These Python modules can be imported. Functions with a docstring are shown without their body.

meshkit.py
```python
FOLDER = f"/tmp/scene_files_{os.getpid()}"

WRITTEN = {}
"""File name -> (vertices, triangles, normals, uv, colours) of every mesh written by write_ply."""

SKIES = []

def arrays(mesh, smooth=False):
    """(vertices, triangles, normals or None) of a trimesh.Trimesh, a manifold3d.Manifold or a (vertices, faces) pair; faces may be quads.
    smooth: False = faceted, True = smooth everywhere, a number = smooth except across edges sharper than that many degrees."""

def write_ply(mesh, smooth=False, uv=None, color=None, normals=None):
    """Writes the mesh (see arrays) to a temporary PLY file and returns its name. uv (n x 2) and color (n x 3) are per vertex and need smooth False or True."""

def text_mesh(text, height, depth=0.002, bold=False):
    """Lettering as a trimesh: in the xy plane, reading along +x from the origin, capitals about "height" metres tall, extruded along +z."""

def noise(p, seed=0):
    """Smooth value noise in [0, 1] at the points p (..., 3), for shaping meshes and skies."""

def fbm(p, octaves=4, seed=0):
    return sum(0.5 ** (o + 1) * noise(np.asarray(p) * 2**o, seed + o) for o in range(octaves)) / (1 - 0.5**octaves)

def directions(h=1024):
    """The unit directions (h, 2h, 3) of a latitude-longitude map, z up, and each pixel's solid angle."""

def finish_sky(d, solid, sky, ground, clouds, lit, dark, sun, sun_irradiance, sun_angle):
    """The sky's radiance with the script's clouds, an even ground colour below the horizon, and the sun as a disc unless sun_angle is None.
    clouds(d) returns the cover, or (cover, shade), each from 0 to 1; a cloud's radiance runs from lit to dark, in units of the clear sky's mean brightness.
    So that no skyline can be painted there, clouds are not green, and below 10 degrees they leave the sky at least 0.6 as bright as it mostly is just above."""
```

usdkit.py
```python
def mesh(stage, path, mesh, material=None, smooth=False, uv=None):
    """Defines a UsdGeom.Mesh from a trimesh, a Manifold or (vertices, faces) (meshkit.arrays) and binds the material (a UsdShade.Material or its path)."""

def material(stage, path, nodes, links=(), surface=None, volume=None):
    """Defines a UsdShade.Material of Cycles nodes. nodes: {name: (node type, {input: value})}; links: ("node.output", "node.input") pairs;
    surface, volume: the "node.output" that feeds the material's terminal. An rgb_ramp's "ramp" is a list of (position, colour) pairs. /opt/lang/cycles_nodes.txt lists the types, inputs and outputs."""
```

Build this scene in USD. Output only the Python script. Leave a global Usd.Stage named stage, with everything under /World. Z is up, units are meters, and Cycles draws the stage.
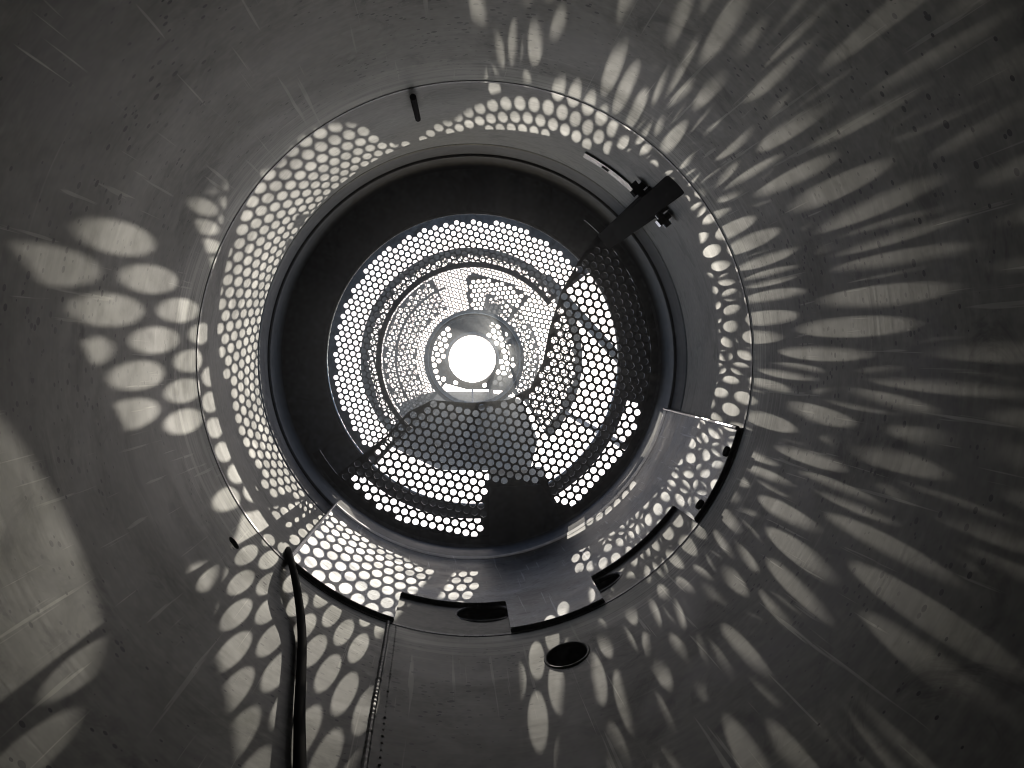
import math, random
import numpy as np, trimesh, usdkit, meshkit
import manifold3d as m3
from manifold3d import Manifold, CrossSection
from shapely.geometry import Polygon, Point, box as sbox
from shapely.ops import unary_union
from shapely import affinity
from pxr import Usd, UsdGeom, UsdLux, UsdShade, Gf, Sdf

stage = Usd.Stage.CreateInMemory()
UsdGeom.SetStageUpAxis(stage, 'Z'); UsdGeom.SetStageMetersPerUnit(stage, 1.0)
UsdGeom.Xform.Define(stage, '/World'); UsdGeom.Scope.Define(stage, '/World/Looks')
rng = np.random.default_rng(7)

# ------------------------------------------------------------------ camera, sky, sun, exposure
F = 770.0                        # focal length in pixels of the 1024 wide picture
VX, VY = 470.0, 358.0            # where the drum's axis vanishes
TILT = math.radians(36)          # the drum's axis (+y of its own frame) points up into the sky
HEIGHT = 2.2                     # the camera's height above the ground
CAM = np.array([-0.018, 0.0, 0.007])
EXPOSURE = -0.28
SKY, SUN = 0.15, 0.1
ct, st = math.cos(TILT), math.sin(TILT)
ROT = np.array([[1, 0, 0], [0, ct, -st], [0, st, ct]])      # drum frame -> world
def to_world(p): return ROT @ np.asarray(p, float) + [0, 0, HEIGHT]
fwd = np.array([(512 - VX) / F, 1, -(384 - VY) / F]); fwd /= np.linalg.norm(fwd)
right = np.cross(fwd, [0, 0, 1]); right /= np.linalg.norm(right)
up = np.cross(right, fwd)
def ray(px, py):
    d = fwd + right * (px - 512) / F + up * (384 - py) / F
    return d / d[1]
def mat4(R, t):
    M = np.eye(4); M[:3, :3] = np.asarray(R).T; M[3, :3] = t
    return Gf.Matrix4d(*M.ravel().tolist())
cam = UsdGeom.Camera.Define(stage, '/World/camera')
cam.AddTransformOp().Set(mat4(ROT @ np.stack([right, up, -fwd], 1), to_world(CAM)))
cam.CreateHorizontalApertureAttr(36.0); cam.CreateVerticalApertureAttr(27.0)
cam.CreateFocalLengthAttr(36.0 * F / 1024); cam.CreateClippingRangeAttr((0.02, 1000.0))
cam.CreateExposureAttr(EXPOSURE)
SD = ray(505, 345); SD /= np.linalg.norm(SD)                # towards the sun, drum frame
sw = ROT @ SD
elev, rot = math.asin(sw[2]), math.atan2(sw[0], sw[1])
sun = UsdLux.DistantLight.Define(stage, '/World/sun')
sx = np.cross([0, 0, 1], sw); sx /= np.linalg.norm(sx)
sun.AddTransformOp().Set(mat4(np.stack([sx, np.cross(sw, sx), sw], 1), [0, 0, 0]))
sun.CreateIntensityAttr(SUN); sun.CreateAngleAttr(0.1); sun.CreateNormalizeAttr(True)
sun.CreateColorAttr(Gf.Vec3f(1.0, 0.93, 0.80))
dome = UsdLux.DomeLight.Define(stage, '/World/sky')
skymat = usdkit.material(stage, '/World/Looks/sky_look', {
    'sky': ('sky_texture', {'sky_type': 'single_scattering', 'sun_disc': False, 'sun_elevation': elev, 'sun_rotation': rot, 'aerosol_density': 1.5}),
    'b': ('background_shader', {'strength': SKY})}, [('sky.color', 'b.color')], surface='b.background')
UsdShade.MaterialBindingAPI.Apply(dome.GetPrim()).Bind(skymat)
dome.GetPrim().SetCustomDataByKey('kind', 'structure')

# ------------------------------------------------------------------ helpers
used = {}
def numbered(parent, name):
    k = used.get((parent, name), 0); used[(parent, name)] = k + 1
    return name if k == 0 else f'{name}_{k:03d}'
bases = {}
def thing(name, label, cat, base=(0, 0, 0), group=None, kind=None):
    path = '/World/' + numbered('/World', name)
    x = UsdGeom.Xform.Define(stage, path)
    x.AddTransformOp().Set(mat4(ROT, to_world(base)))
    p = x.GetPrim()
    p.SetCustomDataByKey('label', label); p.SetCustomDataByKey('category', cat)
    if group: p.SetCustomDataByKey('group', group)
    if kind: p.SetCustomDataByKey('kind', kind)
    bases[path] = np.asarray(base, float)
    return path
def base_of(path): return bases['/'.join(path.split('/')[:3])]
def tri(mesh):
    if isinstance(mesh, trimesh.Trimesh): return mesh
    v, f, _ = meshkit.arrays(mesh)
    return trimesh.Trimesh(v, f, process=False)
def part(parent, name, mesh, mat, smooth=30, label=None, kind=None):
    """One mesh, given in the drum frame, as a part (or sub-part) of a thing."""
    path = parent + '/' + numbered(parent, name)
    t = tri(mesh).copy(); t.apply_translation(-base_of(parent))
    m = usdkit.mesh(stage, path, t, mat, smooth=smooth)
    if label: m.GetPrim().SetCustomDataByKey('label', label)
    if kind: m.GetPrim().SetCustomDataByKey('kind', kind)
    return path
def join(*ms): return trimesh.util.concatenate([tri(m) for m in ms])

RIM, R_RIM, K_NEAR, K_FAR = 1.395, 0.5, 0.115, 0.165         # the wall's radius grows along y, a little faster past the rim
def wall(y): return R_RIM + (K_NEAR if y < RIM else K_FAR) * (y - RIM)
def on_wall(px, py, inset=0.0):
    d = ray(px, py); lo, hi = 0.05, 30.0
    for _ in range(60):
        y = (lo + hi) / 2; p = CAM + d * y
        if math.hypot(p[0], p[2]) < wall(y) - inset: lo = y
        else: hi = y
    return CAM + d * lo
def at(px, py, y): return CAM + ray(px, py) * y
def normal_at(p):                                           # inward normal of the wall
    r = math.hypot(p[0], p[2]); n = np.array([-p[0] / r, K_NEAR if p[1] < RIM else K_FAR, -p[2] / r])
    return n / np.linalg.norm(n)
def revolve(profile, seg=220):
    """A closed profile of (radius, y) turned about the axis."""
    cs = CrossSection([np.array(profile, float)], m3.FillRule.EvenOdd)
    return cs.revolve(seg).rotate((-90, 0, 0)).rotate((0, 0.7, 0))
def band(y0, y1, r0, r1, th, step=0.06):
    ys = np.linspace(y0, y1, max(2, int((y1 - y0) / step)))
    rs = np.interp(ys, [y0, y1], [r0, r1])
    return revolve([(r, y) for r, y in zip(rs, ys)] + [(r + th, y) for r, y in zip(rs[::-1], ys[::-1])])
def sector(p0, p1, y0, y1, rf, th, n=90, m=24):
    """A curved sheet over the angles p0..p1 (degrees), radius rf(y)."""
    a = np.radians(np.linspace(p0, p1, n)); ys = np.linspace(y0, y1, m)
    A, Y = np.meshgrid(a, ys, indexing='ij')
    def grid(off):
        R = np.vectorize(rf)(Y) + off
        return np.stack([R * np.cos(A), Y, R * np.sin(A)], -1).reshape(-1, 3)
    v = np.vstack([grid(0), grid(th)]); N = n * m
    i, j = np.meshgrid(np.arange(n - 1), np.arange(m - 1), indexing='ij')
    q = np.stack([i * m + j, (i + 1) * m + j, (i + 1) * m + j + 1, i * m + j + 1], -1).reshape(-1, 4)
    rim = [k * m for k in range(n)] + [(n - 1) * m + k for k in range(1, m)] + [k * m + m - 1 for k in range(n - 2, -1, -1)] + [k for k in range(m - 2, 0, -1)]
    rim = np.array(rim); nxt = np.roll(rim, -1)
    side = np.stack([nxt, rim, rim + N, nxt + N], -1)
    f = np.vstack([q, q[:, ::-1] + N, side])
    t = trimesh.Trimesh(v, np.vstack([f[:, [0, 1, 2]], f[:, [0, 2, 3]]]), process=False)
    if t.volume < 0: t.invert()
    return t
def solid(t):
    t = t.copy(); t.merge_vertices()
    return Manifold(m3.Mesh(np.asarray(t.vertices, np.float32), np.asarray(t.faces, np.uint32)))
def flat(shape, y, th):
    """A flat plate: a shapely shape in (x, z) with its near face at y."""
    polys = []
    for g in getattr(shape, 'geoms', [shape]):
        for ring in [g.exterior, *g.interiors]:
            polys.append(np.array(ring.coords)[:-1])
    cs = CrossSection(polys, m3.FillRule.EvenOdd)
    return cs.extrude(th).rotate((90, 0, 0)).translate((0, y + th, 0))
def disc(r, n=160): return Point(0, 0).buffer(r, quad_segs=n // 4)
def wedge(a0, a1, r=5.0):
    a = np.radians(np.linspace(a0, a1, 60))
    return Polygon([(0, 0)] + [(r * math.cos(t), r * math.sin(t)) for t in a])
def px_poly(pts, y): return Polygon([(at(x, z, y)[0], at(x, z, y)[2]) for x, z in pts])
def hexes(area, pitch, turn, shift=(0, 0)):
    x0, y0, x1, y1 = area.bounds; R = max(abs(x0), abs(x1), abs(y0), abs(y1)) * 1.5
    n = int(R / pitch) + 2; t = math.radians(turn); out = []
    from shapely.prepared import prep
    pa = prep(area)
    for i in range(-n, n + 1):
        for j in range(-int(n * 1.2), int(n * 1.2) + 1):
            x = (i + 0.5 * (j % 2)) * pitch; z = j * pitch * math.sqrt(3) / 2
            X, Z = x * math.cos(t) - z * math.sin(t) + shift[0], x * math.sin(t) + z * math.cos(t) + shift[1]
            if pa.contains(Point(X, Z)): out.append((X, Z))
    return out
def perforated(shape, hole_area, pitch, dia, turn, y, th, seg=16, shift=(0, 0)):
    polys = []
    for g in getattr(shape, 'geoms', [shape]):
        for ring in [g.exterior, *g.interiors]:
            polys.append(np.array(ring.coords)[:-1])
    body = CrossSection(polys, m3.FillRule.EvenOdd)
    a = np.arange(seg) / seg * 2 * np.pi; c = np.stack([np.cos(a), np.sin(a)], 1) * dia / 2
    holes = [c + p for p in hexes(hole_area, pitch, turn, shift)]
    cut = CrossSection(holes, m3.FillRule.NonZero)
    return (body - cut).extrude(th).rotate((90, 0, 0)).translate((0, y + th, 0))
def tube(points, r, sides=10, closed=False, scale=None):
    p = np.asarray(points, float); n = len(p)
    t = np.roll(p, -1, 0) - np.roll(p, 1, 0) if closed else np.gradient(p, axis=0)
    t /= np.linalg.norm(t, axis=1, keepdims=True)
    ref = np.array([0, 1, 0]) if abs(t[0][1]) < 0.9 else np.array([1, 0, 0])
    A = []; a = ref - t[0] * (ref @ t[0])
    for k in range(n):
        a = a - t[k] * (a @ t[k]); a = a / np.linalg.norm(a); A.append(a)
    A = np.array(A); B = np.cross(t, A); ang = np.arange(sides) / sides * 2 * np.pi
    rr = np.broadcast_to(np.asarray(r, float), (n,))[:, None, None]
    v = p[:, None] + rr * (np.cos(ang)[None, :, None] * A[:, None] + np.sin(ang)[None, :, None] * B[:, None])
    v = v.reshape(-1, 3); m = n if closed else n - 1
    i, j = np.meshgrid(np.arange(m), np.arange(sides), indexing='ij'); k = (i + 1) % n
    q = np.stack([i * sides + j, i * sides + (j + 1) % sides, k * sides + (j + 1) % sides, k * sides + j], -1).reshape(-1, 4)
    f = [q[:, [0, 1, 2]], q[:, [0, 2, 3]]]
    if not closed:
        for e, o in ((0, 1), ((n - 1) * sides, -1)):
            c = [[e, e + s, e + s + 1][::-o] for s in range(1, sides - 1)]; f.append(np.array(c))
    tm = trimesh.Trimesh(v, np.vstack(f), process=False)
    if tm.volume < 0: tm.invert()
    return tm
def spline(pts, n):
    from scipy.interpolate import CubicSpline
    p = np.asarray(pts, float); s = np.r_[0, np.cumsum(np.linalg.norm(np.diff(p, axis=0), axis=1))]
    return CubicSpline(s, p)(np.linspace(0, s[-1], n))
def ring_tube(r, y, rad, n=180, sides=10):
    a = np.arange(n) / n * 2 * np.pi
    return tube(np.stack([r * np.cos(a), np.full(n, y), r * np.sin(a)], 1), rad, sides, closed=True)
def box_between(a, b, width_dir, w, th, bevel=0.003):
    """A flat bar from a to b."""
    a, b = np.asarray(a, float), np.asarray(b, float); d = b - a; L = np.linalg.norm(d); d /= L
    u = np.asarray(width_dir, float); u -= d * (u @ d); u /= np.linalg.norm(u); n = np.cross(d, u)
    cs = CrossSection.square((w - 2 * bevel, th - 2 * bevel), True).offset(bevel, m3.JoinType.Round, 2.0, 8)
    t = tri(cs.extrude(L)); R = np.eye(4); R[:3, 0], R[:3, 1], R[:3, 2], R[:3, 3] = u, n, d, a
    t.apply_transform(R); return t
def cyl(c, axis, r, h, seg=24, top=None):
    z = np.asarray(axis, float) / np.linalg.norm(axis)
    x = np.cross(z, [0, 0, 1] if abs(z[2]) < 0.9 else [1, 0, 0]); x /= np.linalg.norm(x)
    t = tri(Manifold.cylinder(h, r, r if top is None else top, seg)); R = np.eye(4)
    R[:3, 0], R[:3, 1], R[:3, 2], R[:3, 3] = x, np.cross(z, x), z, c
    t.apply_transform(R); return t

# ------------------------------------------------------------------ materials
def metal(name, base, metallic=0.5, rough=(0.4, 0.65), streak=(3, 90, 3), mott=5.0, specks=0.0, scratches=0.0, bump=0.1, stain=0.35, warm=(1, 1, 1), rim_wear=False):
    b = np.asarray(base, float)
    N = {'tc': ('texture_coordinate', {}),
         'ms': ('mapping', {'scale': streak}), 'ns': ('noise_texture', {'scale': 1.0, 'detail': 5, 'roughness': 0.65}),
         'nm': ('noise_texture', {'scale': mott, 'detail': 7, 'roughness': 0.62, 'distortion': 0.6}),
         'nf': ('noise_texture', {'scale': mott * 14, 'detail': 4, 'roughness': 0.6}),
         'cr': ('rgb_ramp', {'ramp': [(0.30, b * (1 - stain)), (0.46, b * (1 - 0.25 * stain)), (0.56, b), (0.70, np.minimum(b * (1 + 0.6 * stain) * np.array(warm), 0.9))]}),
         'sr': ('map_range', {'from_min': 0.3, 'from_max': 0.7, 'to_min': 0.84, 'to_max': 1.13, 'clamp': True}),
         'fr': ('map_range', {'from_min': 0.3, 'from_max': 0.7, 'to_min': 0.72, 'to_max': 1.22, 'clamp': True}),
         'mu': ('math', {'math_type': 'multiply'}),
         'mx': ('vector_math', {'math_type': 'scale'}),
         'rr': ('map_range', {'from_min': 0.3, 'from_max': 0.7, 'to_min': rough[0], 'to_max': rough[1], 'clamp': True}),
         'bp': ('bump', {'strength': bump, 'distance': 0.002}),
         'p': ('principled_bsdf', {'metallic': metallic, 'specular_ior_level': 0.4})}
    Lk = [('tc.object', 'ms.vector'), ('ms.vector', 'ns.vector'), ('tc.object', 'nm.vector'), ('tc.object', 'nf.vector'), ('nm.fac', 'cr.fac'), ('ns.fac', 'sr.value'), ('nf.fac', 'fr.value'),
          ('sr.result', 'mu.value1'), ('fr.result', 'mu.value2'), ('cr.color', 'mx.vector1'), ('mu.value', 'mx.scale'), ('nm.fac', 'rr.value'), ('rr.result', 'p.roughness'), ('ns.fac', 'bp.height'), ('bp.normal', 'p.normal')]
    N |= {'nd': ('noise_texture', {'scale': mott * 1.7, 'detail': 9, 'roughness': 0.68, 'distortion': 1.6}), 'dr': ('map_range', {'from_min': 0.54, 'from_max': 0.66, 'to_min': 0, 'to_max': 0.85, 'clamp': True}), 'dx': ('mix_color', {'b': tuple(b * 0.22)})}
    Lk += [('tc.object', 'nd.vector'), ('nd.fac', 'dr.value'), ('mx.vector', 'dx.a'), ('dr.result', 'dx.fac')]
    N |= {'ng': ('noise_texture', {'scale': 1.5, 'detail': 5, 'roughness': 0.6, 'distortion': 0.8}), 'gr': ('map_range', {'from_min': 0.36, 'from_max': 0.64, 'to_min': 1 - 0.55 * stain, 'to_max': 1 + 0.35 * stain, 'clamp': True}), 'gx': ('vector_math', {'math_type': 'scale'})}
    Lk += [('tc.object', 'ng.vector'), ('ng.fac', 'gr.value'), ('dx.result', 'gx.vector1'), ('gr.result', 'gx.scale')]
    out = 'gx.vector'
    if scratches:
        N |= {'q': ('separate_xyz', {}), 'qr': ('math', {'math_type': 'multiply_add', 'value2': K_NEAR, 'value3': R_RIM - K_NEAR * RIM}), 'qx': ('math', {'math_type': 'divide'}), 'qz': ('math', {'math_type': 'divide'}),
              'qs': ('math', {'math_type': 'multiply_add', 'value2': 0.05}), 'qc': ('combine_xyz', {}), 'm2': ('mapping', {'scale': (62, 2.2, 62)}), 'n2': ('noise_texture', {'scale': 1.0, 'detail': 2.5, 'roughness': 0.5, 'distortion': 0.3}),
              's2': ('map_range', {'from_min': 0.655, 'from_max': 0.69, 'to_min': 0, 'to_max': scratches, 'clamp': True}),
              'x2': ('mix_color', {'b': tuple(np.minimum(b * 2.2, 0.8))})}
        Lk += [('tc.object', 'q.vector'), ('q.y', 'qr.value1'), ('q.x', 'qx.value1'), ('q.z', 'qz.value1'), ('qr.value', 'qx.value2'), ('qr.value', 'qz.value2'), ('q.y', 'qs.value1'), ('qx.value', 'qs.value3'),
               ('qs.value', 'qc.x'), ('q.y', 'qc.y'), ('qz.value', 'qc.z'), ('qc.vector', 'm2.vector'), ('m2.vector', 'n2.vector'), ('n2.fac', 's2.value'), (out, 'x2.a'), ('s2.result', 'x2.fac')]; out = 'x2.result'
    if specks:
        N |= {'v': ('voronoi_texture', {'scale': 80, 'randomness': 1.0}), 'vn': ('noise_texture', {'scale': 3.1, 'detail': 3}), 'vs': ('white_noise_texture', {}),
              'vr': ('map_range', {'from_min': 0.36, 'from_max': 0.60, 'to_min': 0.03, 'to_max': 0.34, 'clamp': True}), 'vm': ('math', {'math_type': 'multiply'}), 'vd': ('math', {'math_type': 'subtract'}),
              'vt': ('math', {'math_type': 'greater_than', 'value2': 0.0}), 'vf': ('math', {'math_type': 'multiply', 'value2': specks}), 'x3': ('mix_color', {'b': (0.012, 0.012, 0.012)})}
        Lk += [('tc.object', 'v.vector'), ('tc.object', 'vn.vector'), ('vn.fac', 'vr.value'), ('v.position', 'vs.vector'), ('vs.value', 'vm.value1'), ('vr.result', 'vm.value2'), ('vm.value', 'vd.value1'), ('v.distance', 'vd.value2'),
               ('vd.value', 'vt.value1'), ('vt.value', 'vf.value1'), (out, 'x3.a'), ('vf.value', 'x3.fac')]; out = 'x3.result'
    if rim_wear:        # rubbed bright band along the step's edge, widest low on the left
        N |= {'sx': ('separate_xyz', {}), 'yw': ('map_range', {'from_min': 1.10, 'from_max': 1.39, 'to_min': 0.0, 'to_max': 0.34, 'clamp': True}), 'wa': ('math', {'math_type': 'add'}),
              'wr': ('map_range', {'from_min': 0.66, 'from_max': 0.86, 'to_min': 0.0, 'to_max': 0.7, 'clamp': True}), 'wx': ('mix_color', {'b': tuple(b * 2.0)})}
        Lk += [('tc.object', 'sx.vector'), ('sx.y', 'yw.value'), ('yw.result', 'wa.value1'), ('ns.fac', 'wa.value2'), ('wa.value', 'wr.value'), ('wr.result', 'wx.fac'), (out, 'wx.a')]; out = 'wx.result'
    Lk.append((out, 'p.base_color'))
    return usdkit.material(stage, '/World/Looks/' + name, N, Lk, surface='p.BSDF')
def plain(name, c, metallic=0.0, rough=0.5, spec=0.4):
    return usdkit.material(stage, '/World/Looks/' + name, {'tc': ('texture_coordinate', {}), 'n': ('noise_texture', {'scale': 40, 'detail': 4}),
        'r': ('rgb_ramp', {'ramp': [(0.3, np.array(c) * 0.75), (0.7, np.minimum(np.array(c) * 1.2, 0.95))]}), 'p': ('principled_bsdf', {'metallic': metallic, 'roughness': rough, 'specular_ior_level': spec})},
        [('tc.object', 'n.vector'), ('n.fac', 'r.fac'), ('r.color', 'p.base_color')], surface='p.BSDF')
M_NEAR = metal('worn_aluminium', (0.172, 0.174, 0.150), 0.5, (0.40, 0.56), specks=1.0, scratches=0.6, stain=0.8, rim_wear=True)
M_FAR = metal('rolled_aluminium', (0.172, 0.174, 0.152), 0.45, (0.43, 0.56), streak=(3, 60, 3), stain=0.5)
M_LIP = metal('worn_edge', (0.34, 0.34, 0.34), 0.6, (0.35, 0.6), mott=14, stain=0.7)
M_LINER = metal('scuffed_stainless', (0.31, 0.325, 0.35), 0.75, (0.36, 0.54), streak=(26, 12, 26), mott=11, scratches=0.5, stain=0.7)
M_SCREEN = metal('perforated_steel', (0.22, 0.23, 0.24), 0.6, (0.35, 0.55), mott=3, bump=0.1)
M_PLATE = metal('dull_steel', (0.30, 0.31, 0.33), 0.3, (0.45, 0.6), mott=3)
M_DARK = metal('shade_dark_steel', (0.06, 0.061, 0.066), 0.1, (0.5, 0.7), mott=4, streak=(2, 40, 2))  # shade of the unlit deep shell put into a darker colour
M_BRIGHT = plain('polished_steel', (0.62, 0.62, 0.62), 0.95, 0.25)
M_WELD = plain('weld_bead_grey', (0.30, 0.29, 0.27), 0.6, 0.45)
M_BLACK = plain('black_paint', (0.005, 0.005, 0.005), 0.0, 0.9, 0.03)
M_RUBBER = plain('black_rubber', (0.006, 0.006, 0.006), 0.0, 0.8, 0.08)

# ------------------------------------------------------------------ the drum: shells, shoulder plate, added jacket
drum = thing('metal_drum', 'long widening drum of worn grey aluminium seen from inside, dotted with sunlight', 'drum')
Y0, YR = -0.75, 3.4
near = band(Y0, RIM, wall(Y0), wall(RIM), 0.007)
pd = on_wall(567, 655); pn = on_wall(234, 543)
def drill(p, r, stretch=1.0, depth=0.16):
    n = normal_at(p); g = np.array([-n[0] * 0, 1, 0]) - n * n[1]; g /= np.linalg.norm(g)
    t = tri(Manifold.cylinder(depth, 1, 1, 40).translate((0, 0, -depth / 2))); R = np.eye(4)
    R[:3, 0], R[:3, 1], R[:3, 2], R[:3, 3] = np.cross(g, n) * r, g * r * stretch, n, p
    t.apply_transform(R); 
    if t.volume < 0: t.invert()
    return t
near = near - solid(drill(pd, 0.034, 1.75)) - solid(drill(pn, 0.0115, 1.3))
near_path = part(drum, 'near_shell', near, M_NEAR)
YI = 2.42
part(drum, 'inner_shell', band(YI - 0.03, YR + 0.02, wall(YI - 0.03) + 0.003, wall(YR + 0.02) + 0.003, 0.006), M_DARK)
part(drum, 'shell_joint', revolve([(wall(YI) - 0.0005, YI), (wall(YI) + 0.001, YI - 0.006), (wall(YI) + 0.0125, YI - 0.006), (wall(YI) + 0.0125, YI), (wall(YI) + 0.003, YI + 0.004)]), M_FAR)
far = band(RIM + 0.0035, YI - 0.031, wall(RIM + 0.0035) + 0.0015, wall(YI - 0.031) + 0.0015, 0.007)
ph1, ph2 = on_wall(484, 613), on_wall(600, 585)
far = far - solid(drill(ph1, 0.062, 1.6)) - solid(drill(ph2, 0.05, 1.4))
far_path = part(drum, 'far_shell', far, M_FAR)
def lip_at(parent, p, r, stretch, rad, mat, name):
    a = np.arange(56) / 56 * 2 * np.pi; n = normal_at(p); g = np.array([0, 1, 0]) - n * n[1]; g /= np.linalg.norm(g); u = np.cross(g, n)
    part(parent, name, tube([p - n * 0.002 + u * r * math.cos(t) + g * r * stretch * math.sin(t) for t in a], rad, 8, closed=True), mat)
lip_at(far_path, ph1, 0.062, 1.6, 0.0045, M_LIP, 'hole_lip'); lip_at(far_path, ph2, 0.05, 1.4, 0.004, M_LIP, 'hole_lip')
jk = revolve([(wall(Y0 - 0.05) + 0.10, Y0 - 0.05), (wall(2.95) + 0.10, 2.95), (wall(2.95) + 0.017, 2.95), (wall(2.95) + 0.017, 2.99), (wall(2.99) + 0.12, 2.99), (wall(Y0 - 0.09) + 0.12, Y0 - 0.09), (0.0, Y0 - 0.09), (0.0, Y0 - 0.05)], 120)
part(drum, 'added_jacket', jk, M_PLATE)  # unseen shell added so the drilled holes look dark
# rolled lip of the near shell, thin flange behind the step
part(drum, 'rim_lip', revolve([(wall(RIM - 0.012) - 0.001, RIM - 0.012), (wall(RIM) - 0.0015, RIM - 0.004), (wall(RIM) - 0.0005, RIM + 0.001), (wall(RIM) + 0.004, RIM + 0.003), (wall(RIM) + 0.006, RIM - 0.004), (wall(RIM) + 0.003, RIM - 0.012)]), M_LIP)
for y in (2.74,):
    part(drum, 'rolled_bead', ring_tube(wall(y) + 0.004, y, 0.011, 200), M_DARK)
# shoulder plate with its round opening and the cut-outs low down
R_OPEN = 0.645
sh = disc(wall(YR) + 0.006).difference(disc(R_OPEN))
cut = disc(0.795).difference(disc(0.706))
win = unary_union([cut.intersection(wedge(-60, -15)), cut.intersection(wedge(-136, -85))])
sh_path = part(drum, 'shoulder_plate', flat(sh.difference(win), YR, 0.010), M_PLATE)
part(sh_path, 'opening_lip', ring_tube(R_OPEN + 0.001, YR + 0.004, 0.008, 220), M_BRIGHT)
# weld seam along the bottom
sp = spline([on_wall(388, 622, 0.0), on_wall(382, 660, 0), on_wall(374, 705, 0), on_wall(364, 768, 0), on_wall(352, 850, 0)], 240)
part(near_path, 'weld_seam', tube(sp, 0.0036 + 0.0005 * np.sin(np.arange(240) * 1.3) + rng.normal(0, 0.0003, 240), 8), M_WELD)
for k in range(34):
    p = sp[6 + k * 6] + np.array([0.016, 0, 0.0]) ; 
    q = p.copy(); s = wall(q[1]) / math.hypot(q[0], q[2]); q[0] *= s; q[2] *= s
    b = trimesh.creation.icosphere(1, 0.0009 + 0.0012 * rng.random()); b.apply_translation(q)
    part(near_path, 'weld_spatter', b, M_WELD)
# drain lip
a = np.arange(48) / 48 * 2 * np.pi; n = normal_at(pd); g = np.array([0, 1, 0]) - n * n[1]; g /= np.linalg.norm(g); u = np.cross(g, n)
part(near_path, 'drain_lip', tube([pd + u * 0.035 * math.cos(t) + g * 0.061 * math.sin(t) for t in a], 0.0028, 8, closed=True), M_FAR)
part(near_path, 'drain_sleeve', solid(drill(pd - n * 0.05, 0.0365, 1.7, 0.09)) - solid(drill(pd - n * 0.05, 0.0335, 1.75, 0.2)), M_BRIGHT)
# small pin at the top of the step, bright tab at the upper right
pp, pq = on_wall(413, 97, 0.012), on_wall(418, 119, 0.016)
part(drum, 'hanger_pin', tube([pp, pp * 0.5 + pq * 0.5, pq], 0.006, 10), M_BLACK)
tab_path = part(drum, 'bright_tab', sector(47.5, 62.5, 1.93, 2.01, lambda y: wall(y) - 0.004, 0.004, 24, 4), M_BRIGHT)
part(tab_path, 'tab_slot', sector(55.2, 57.2, 1.955, 1.985, lambda y: wall(y) - 0.0055, 0.004, 6, 4), M_BLACK)

# ------------------------------------------------------------------ perforated screens
YE, YP, YF, YA = 2.9, 6.0, 7.5, 8.0
mE, mP = YE / F, YP / F
# near crescent screen
PE, DE = 0.0324, 0.0255
sun_x, sun_z = SD[0] / SD[1], SD[2] / SD[1]
zone = wedge(-145, 50).union(px_poly([(400, 400), (560, 400), (560, 560), (340, 560), (330, 470)], YE))
inner = px_poly([(640, 180), (604, 226), (578, 262), (561, 292), (549, 330), (543, 362), (530, 388), (508, 400), (470, 403), (432, 400), (408, 412), (386, 436), (338, 474), (200, 480), (200, 60), (640, 60)], YE).buffer(0.02).buffer(-0.04).buffer(0.02)
crescent = disc(0.693).intersection(zone).difference(inner)
blank = px_poly([(489, 487), (541, 484), (552, 500), (572, 545), (572, 570), (489, 570)], YE).intersection(disc(0.70))
scr = thing('perforated_screen', 'near crescent-shaped dark perforated screen at the lower right with a solid plate in it', 'screen', (0, YE, 0))
part(scr, 'sheet', perforated(crescent, disc(0.664).intersection(crescent.buffer(-0.012)).difference(blank.buffer(0.012)), PE, DE, -13, YE, 0.005), M_SCREEN)
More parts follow.
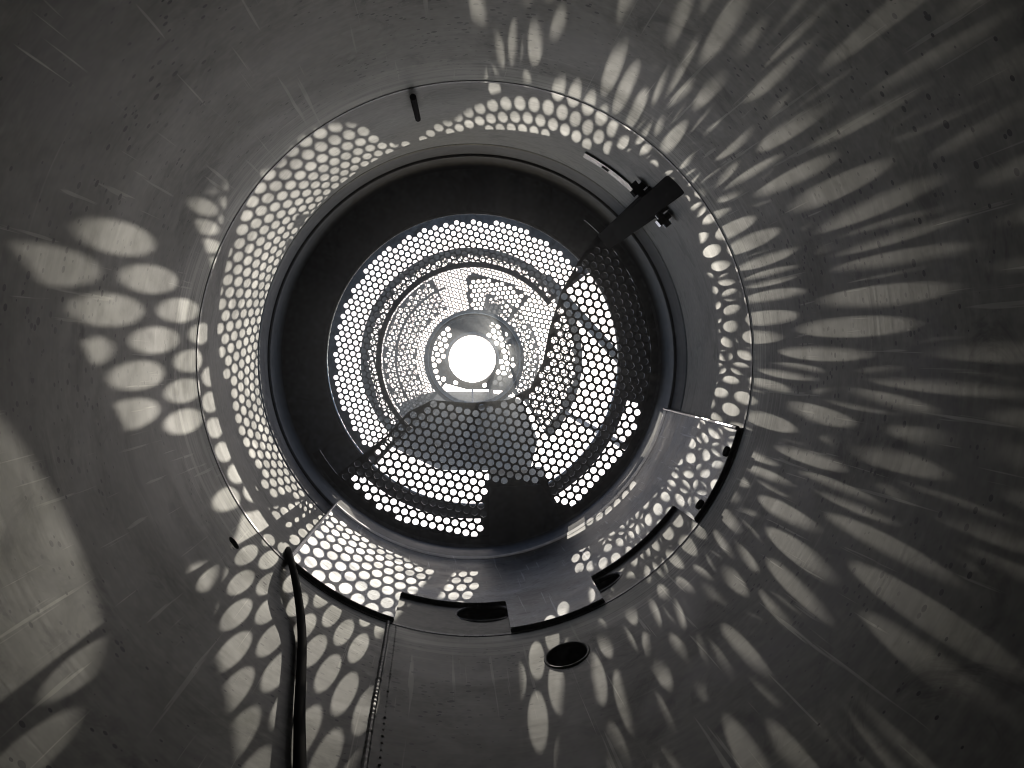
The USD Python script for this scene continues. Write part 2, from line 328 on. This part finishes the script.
part(scr, 'rim', flat(disc(0.697).difference(disc(0.668)).intersection(wedge(-150, 52)), YE - 0.008, 0.007), M_SCREEN)
part(scr, 'blank_plate', flat(blank, YE - 0.016, 0.007), M_PLATE)
d0 = at(545, 277, 5.0); d1 = at(622, 362, 5.0)
# ring screen right behind the shoulder's opening, upper left
YQ, PA, DA = 3.6, 0.0295, 0.0236
def along_sun(y, to, dx=0.0, dz=0.0): return (sun_x * (to - y) + dx, sun_z * (to - y) + dz)
q_out = disc(0.76).difference(disc(0.43)).intersection(wedge(37, 227))
ring_s = thing('perforated_screen', 'clean perforated ring screen filling the upper left of the round shoulder opening', 'screen', (0, YQ, 0))
part(ring_s, 'sheet', perforated(q_out, disc(0.645).difference(disc(0.445)).intersection(q_out.buffer(-0.008)), PA, DA, -16, YQ, 0.005), M_SCREEN)
part(ring_s, 'rim', flat(disc(0.452).difference(disc(0.428)).intersection(wedge(36, 228)), YQ - 0.012, 0.010), M_SCREEN)
# far disc screen
PP, DP = 0.0491, 0.0385
low = Polygon([(-0.62, -0.72), (-0.21, -0.19), (-0.05, -0.235), (0.2, -0.235), (0.40, -0.32), (0.66, -0.72), (0.66, -2), (-0.62, -2)])
big = disc(0.857).difference(disc(0.183)).difference(low)
hub, outer = big.intersection(disc(0.358)), big.difference(disc(0.345))
lh = outer.intersection(wedge(47, 300)).difference(disc(0.64).intersection(wedge(0, 92)))
tp = outer.intersection(disc(0.65)).intersection(wedge(47, 93.5))
rs = outer.intersection(wedge(-60.4, 48))
far_s = thing('perforated_screen', 'large far perforated disc screen with a round open hole in its middle', 'screen', (0, YP, 0))
part(far_s, 'sheet', perforated(hub, disc(0.345).difference(disc(0.216)).difference(wedge(62, 124)).difference(wedge(185, 228).intersection(disc(0.262))).intersection(hub.buffer(-0.021)), PP, DP, -16, YP + 0.010, 0.006), M_SCREEN)
part(far_s, 'sheet', perforated(tp, tp.buffer(-0.018), 0.0405, 0.031, 5, YP + 0.020, 0.006), M_SCREEN)
for g in getattr(lh, 'geoms', [lh]):
    if g.area > 0.02: part(far_s, 'sheet', perforated(g, disc(0.80).intersection(g.buffer(-0.016)), PA, DA, -16, YP, 0.006, 12, along_sun(YQ, YP)), M_SCREEN)
for g in getattr(rs, 'geoms', [rs]):
    if g.area > 0.02: part(far_s, 'sheet', perforated(g, disc(0.80).intersection(g.buffer(-0.016)), 0.0405, 0.0320, -11, YP + 0.010, 0.006, 12, along_sun(YE, YP)), M_SCREEN)
part(far_s, 'hub_collar', revolve([(0.183, YP - 0.03), (0.19, YP - 0.03), (0.21, YP - 0.004), (0.21, YP - 0.001), (0.183, YP - 0.001)], 96), M_BRIGHT)
for g in disc(0.86).difference(disc(0.81)).difference(low).difference(wedge(126, 130)).geoms:
    part(far_s, 'rim', flat(g, YP - 0.012, 0.010), M_SCREEN)
part(far_s, 'diagonal_brace', box_between(d0, d1, [0, 0, 1], 0.06, 0.03), M_PLATE)
for ang in (-30,):
    t = math.radians(ang); c, s = math.cos(t), math.sin(t)
    part(far_s, 'tie_rod', tube([(0.78 * c, YR + 0.012, 0.78 * s), (0.845 * c, YP, 0.845 * s)], 0.016, 10), M_PLATE)
# rear half screen and the dark hoop behind
rear = thing('perforated_screen', 'rearmost pieces of perforated screen behind the far disc', 'screen', (0, YF, 0))
rz = disc(0.86).difference(disc(0.535)).intersection(wedge(116, 235))
part(rear, 'sheet', perforated(rz, disc(0.83).difference(disc(0.55)).intersection(rz.buffer(-0.02)), 0.0585, 0.047, 8, YF, 0.006), M_SCREEN)
rr_ = disc(0.655).difference(disc(0.37)).intersection(wedge(-40, 77.5))
part(rear, 'sheet', perforated(rr_, rr_.buffer(-0.02), 0.0585, 0.047, 21, YF, 0.006), M_SCREEN)
part(rear, 'stiffener', flat(disc(0.745).difference(disc(0.72)).intersection(wedge(110, 235)), YF - 0.01, 0.009), M_SCREEN)
YH = 4.5
hoop = thing('dark_hoop', 'dark flat ring on short rods around the bright far hole', 'ring', (0, YH, 0))
hc = at(475, 360, YH)
hr = affinity.translate(disc(0.292).difference(disc(0.248)), hc[0] * 0.6, hc[2] * 0.6)
part(hoop, 'ring_plate', flat(hr, YH, 0.012), M_PLATE)
hp = ring_tube(0.270, YH - 0.005, 0.004, 140); hp.apply_translation([hc[0] * 0.6, 0, hc[2] * 0.6])
part(hoop, 'lip', hp, M_BRIGHT)
for ang in (30, 150, 270):
    t = math.radians(ang); c, q = math.cos(t), math.sin(t)
    part(hoop, 'standoff_rod', tube([(0.272 * c, YH + 0.008, 0.272 * q), (0.235 * c, YP, 0.235 * q)], 0.006, 8), M_PLATE)
YB = 10.0
arm = thing('back_blockers', 'dark slanted bar added and square plate shaped to block sunlight behind the far screen, near the sun', 'frame', (0, YB, 0))  # bar added and plate shaped to keep sunlight off parts of the wall
part(arm, 'sun_block_bar', flat(px_poly([(471.5, 333.8), (482, 334), (487, 327), (501, 313), (501.5, 306), (495, 303), (485, 306), (480, 315.5), (473.5, 320), (471, 328)], YB), YB, 0.03), M_PLATE)
part(arm, 'square_plate', flat(px_poly([(493, 375), (507, 375), (507, 390), (493, 390)], YB), YB, 0.03), M_PLATE)
part(arm, 'cross_bar', flat(px_poly([(489, 380), (493.2, 380), (493.2, 420), (489, 420)], YB), YB + 0.002, 0.03), M_PLATE)
YO = 11.0
post = thing('support_post', 'broad dark support mount behind the screens below the bright hole', 'mount', (0, YO, -3))
part(post, 'head', flat(px_poly([(402, 402), (432, 392), (488, 392), (522, 400), (538, 440), (530, 470), (440, 470), (390, 446)], YO), YO, 0.08), M_PLATE)
part(post, 'stem', flat(px_poly([(489, 468), (545, 468), (562, 600), (489, 600)], YO), YO + 0.082, 0.08), M_PLATE)

# ------------------------------------------------------------------ liner sheet lying in the bottom of the step
LI = 0.0062
def lin(y): return wall(y) - LI
liner_t = sector(-134, -14.5, 1.398, 2.86, lin, 0.006, 140, 40)
L = solid(liner_t)
def notch(a0, a1, y1):
    return solid(sector(a0, a1, 1.2, y1, lambda y: wall(y) - 0.08, 0.12, 40, 12))
L = L - notch(-108.5, -83.5, 1.72) - notch(-62.5, -36.5, 1.68)
liner = thing('liner_plate', 'curved scuffed steel plate with two notches lying in the bottom of the drum', 'metal plate', (0, 1.4, 0))
part(liner, 'plate', L, M_LINER)
def on_liner(a, y, up=0.002):
    t = math.radians(a); r = lin(y) - up; return np.array([math.cos(t) * r, y, math.sin(t) * r])
for a_ in (-134.1, -14.4):
    part(liner, 'bent_edge', tube([on_liner(a_, y) for y in np.linspace(1.399, 2.85, 30)], 0.0042, 8), M_BRIGHT)
for a0, a1, y in ((-134, -108.6, 1.398), (-83.4, -62.6, 1.398), (-36.4, -14.5, 1.398), (-108.4, -83.6, 1.722), (-62.4, -36.6, 1.682)):
    part(liner, 'front_edge', tube([on_liner(a, y, 0.001) for a in np.linspace(a0, a1, 30)], 0.0022, 8), M_LIP)
for a_, y in ((-20, 1.42), (-33, 1.42)):
    t = math.radians(a_); p = np.array([math.cos(t) * (wall(y) - 0.008), y, math.sin(t) * (wall(y) - 0.008)])
    part(liner, 'spacer', cyl(p, [-math.cos(t), 0, -math.sin(t)], 0.010, 0.006, 12), M_BLACK)

# ------------------------------------------------------------------ black bar bracket at the upper right
brk = thing('bar_bracket', 'black bolted bar bracket between the drum rim and the screen at the upper right', 'bracket', (0.45, 2.1, 0.4))
A, D = at(687, 175, 1.415), at(602, 244, 2.86)
wd = np.array([-1, 0, 1.15]) / math.hypot(1, 1.15); ln = (D - A) / np.linalg.norm(D - A); nb = np.cross(ln, wd)
def along(t): return A + (D - A) * t
part(brk, 'bar', box_between(along(0.0), along(0.40), wd, 0.050, 0.010), M_BLACK)
part(brk, 'bar', box_between(along(0.24) + nb * 0.0125, along(1.0) + nb * 0.0125, wd, 0.068, 0.012), M_BLACK)
for sgn, mt in ((-1, M_BRIGHT), (1, M_BLACK)):
    c = along(0.27) + wd * sgn * 0.026 - nb * 0.0
    b = part(brk, 'bolt', cyl(c, wd * sgn, 0.009, 0.040, 14), mt)
    part(b, 'nut', cyl(c + wd * sgn * 0.012, wd * sgn, 0.019, 0.016, 6), mt)

# ------------------------------------------------------------------ cable
cab = thing('power_cable', 'black cable hanging down the drum wall from the left corner of the plate', 'cable', (-0.25, 1.0, -0.4))
cp = [on_wall(293, 545, -0.03), on_wall(289, 554, 0.006), on_wall(294, 573, 0.018), on_wall(300, 610, 0.012), on_wall(302, 650, 0.010), on_wall(300, 700, 0.010), on_wall(300, 768, 0.010), on_wall(303, 860, 0.010)]
part(cab, 'sheath', tube(spline(cp, 120), 0.0062, 12), M_RUBBER)

# ------------------------------------------------------------------ thin volume added to imitate glare around the sun
hb = trimesh.creation.box(bounds=[[-3.5, -2, -1], [3.5, 12, 11]])
hz = usdkit.mesh(stage, '/World/added_haze', hb, usdkit.material(stage, '/World/Looks/glare_volume', {'v': ('principled_volume', {'color': (0.92, 0.95, 1.0), 'density': 0.014, 'anisotropy': 0.93})}, [], volume='v.volume'))
for k_, v_ in (('label', 'thin volume added to imitate glare around the sun'), ('category', 'added_haze'), ('kind', 'stuff')): hz.GetPrim().SetCustomDataByKey(k_, v_)
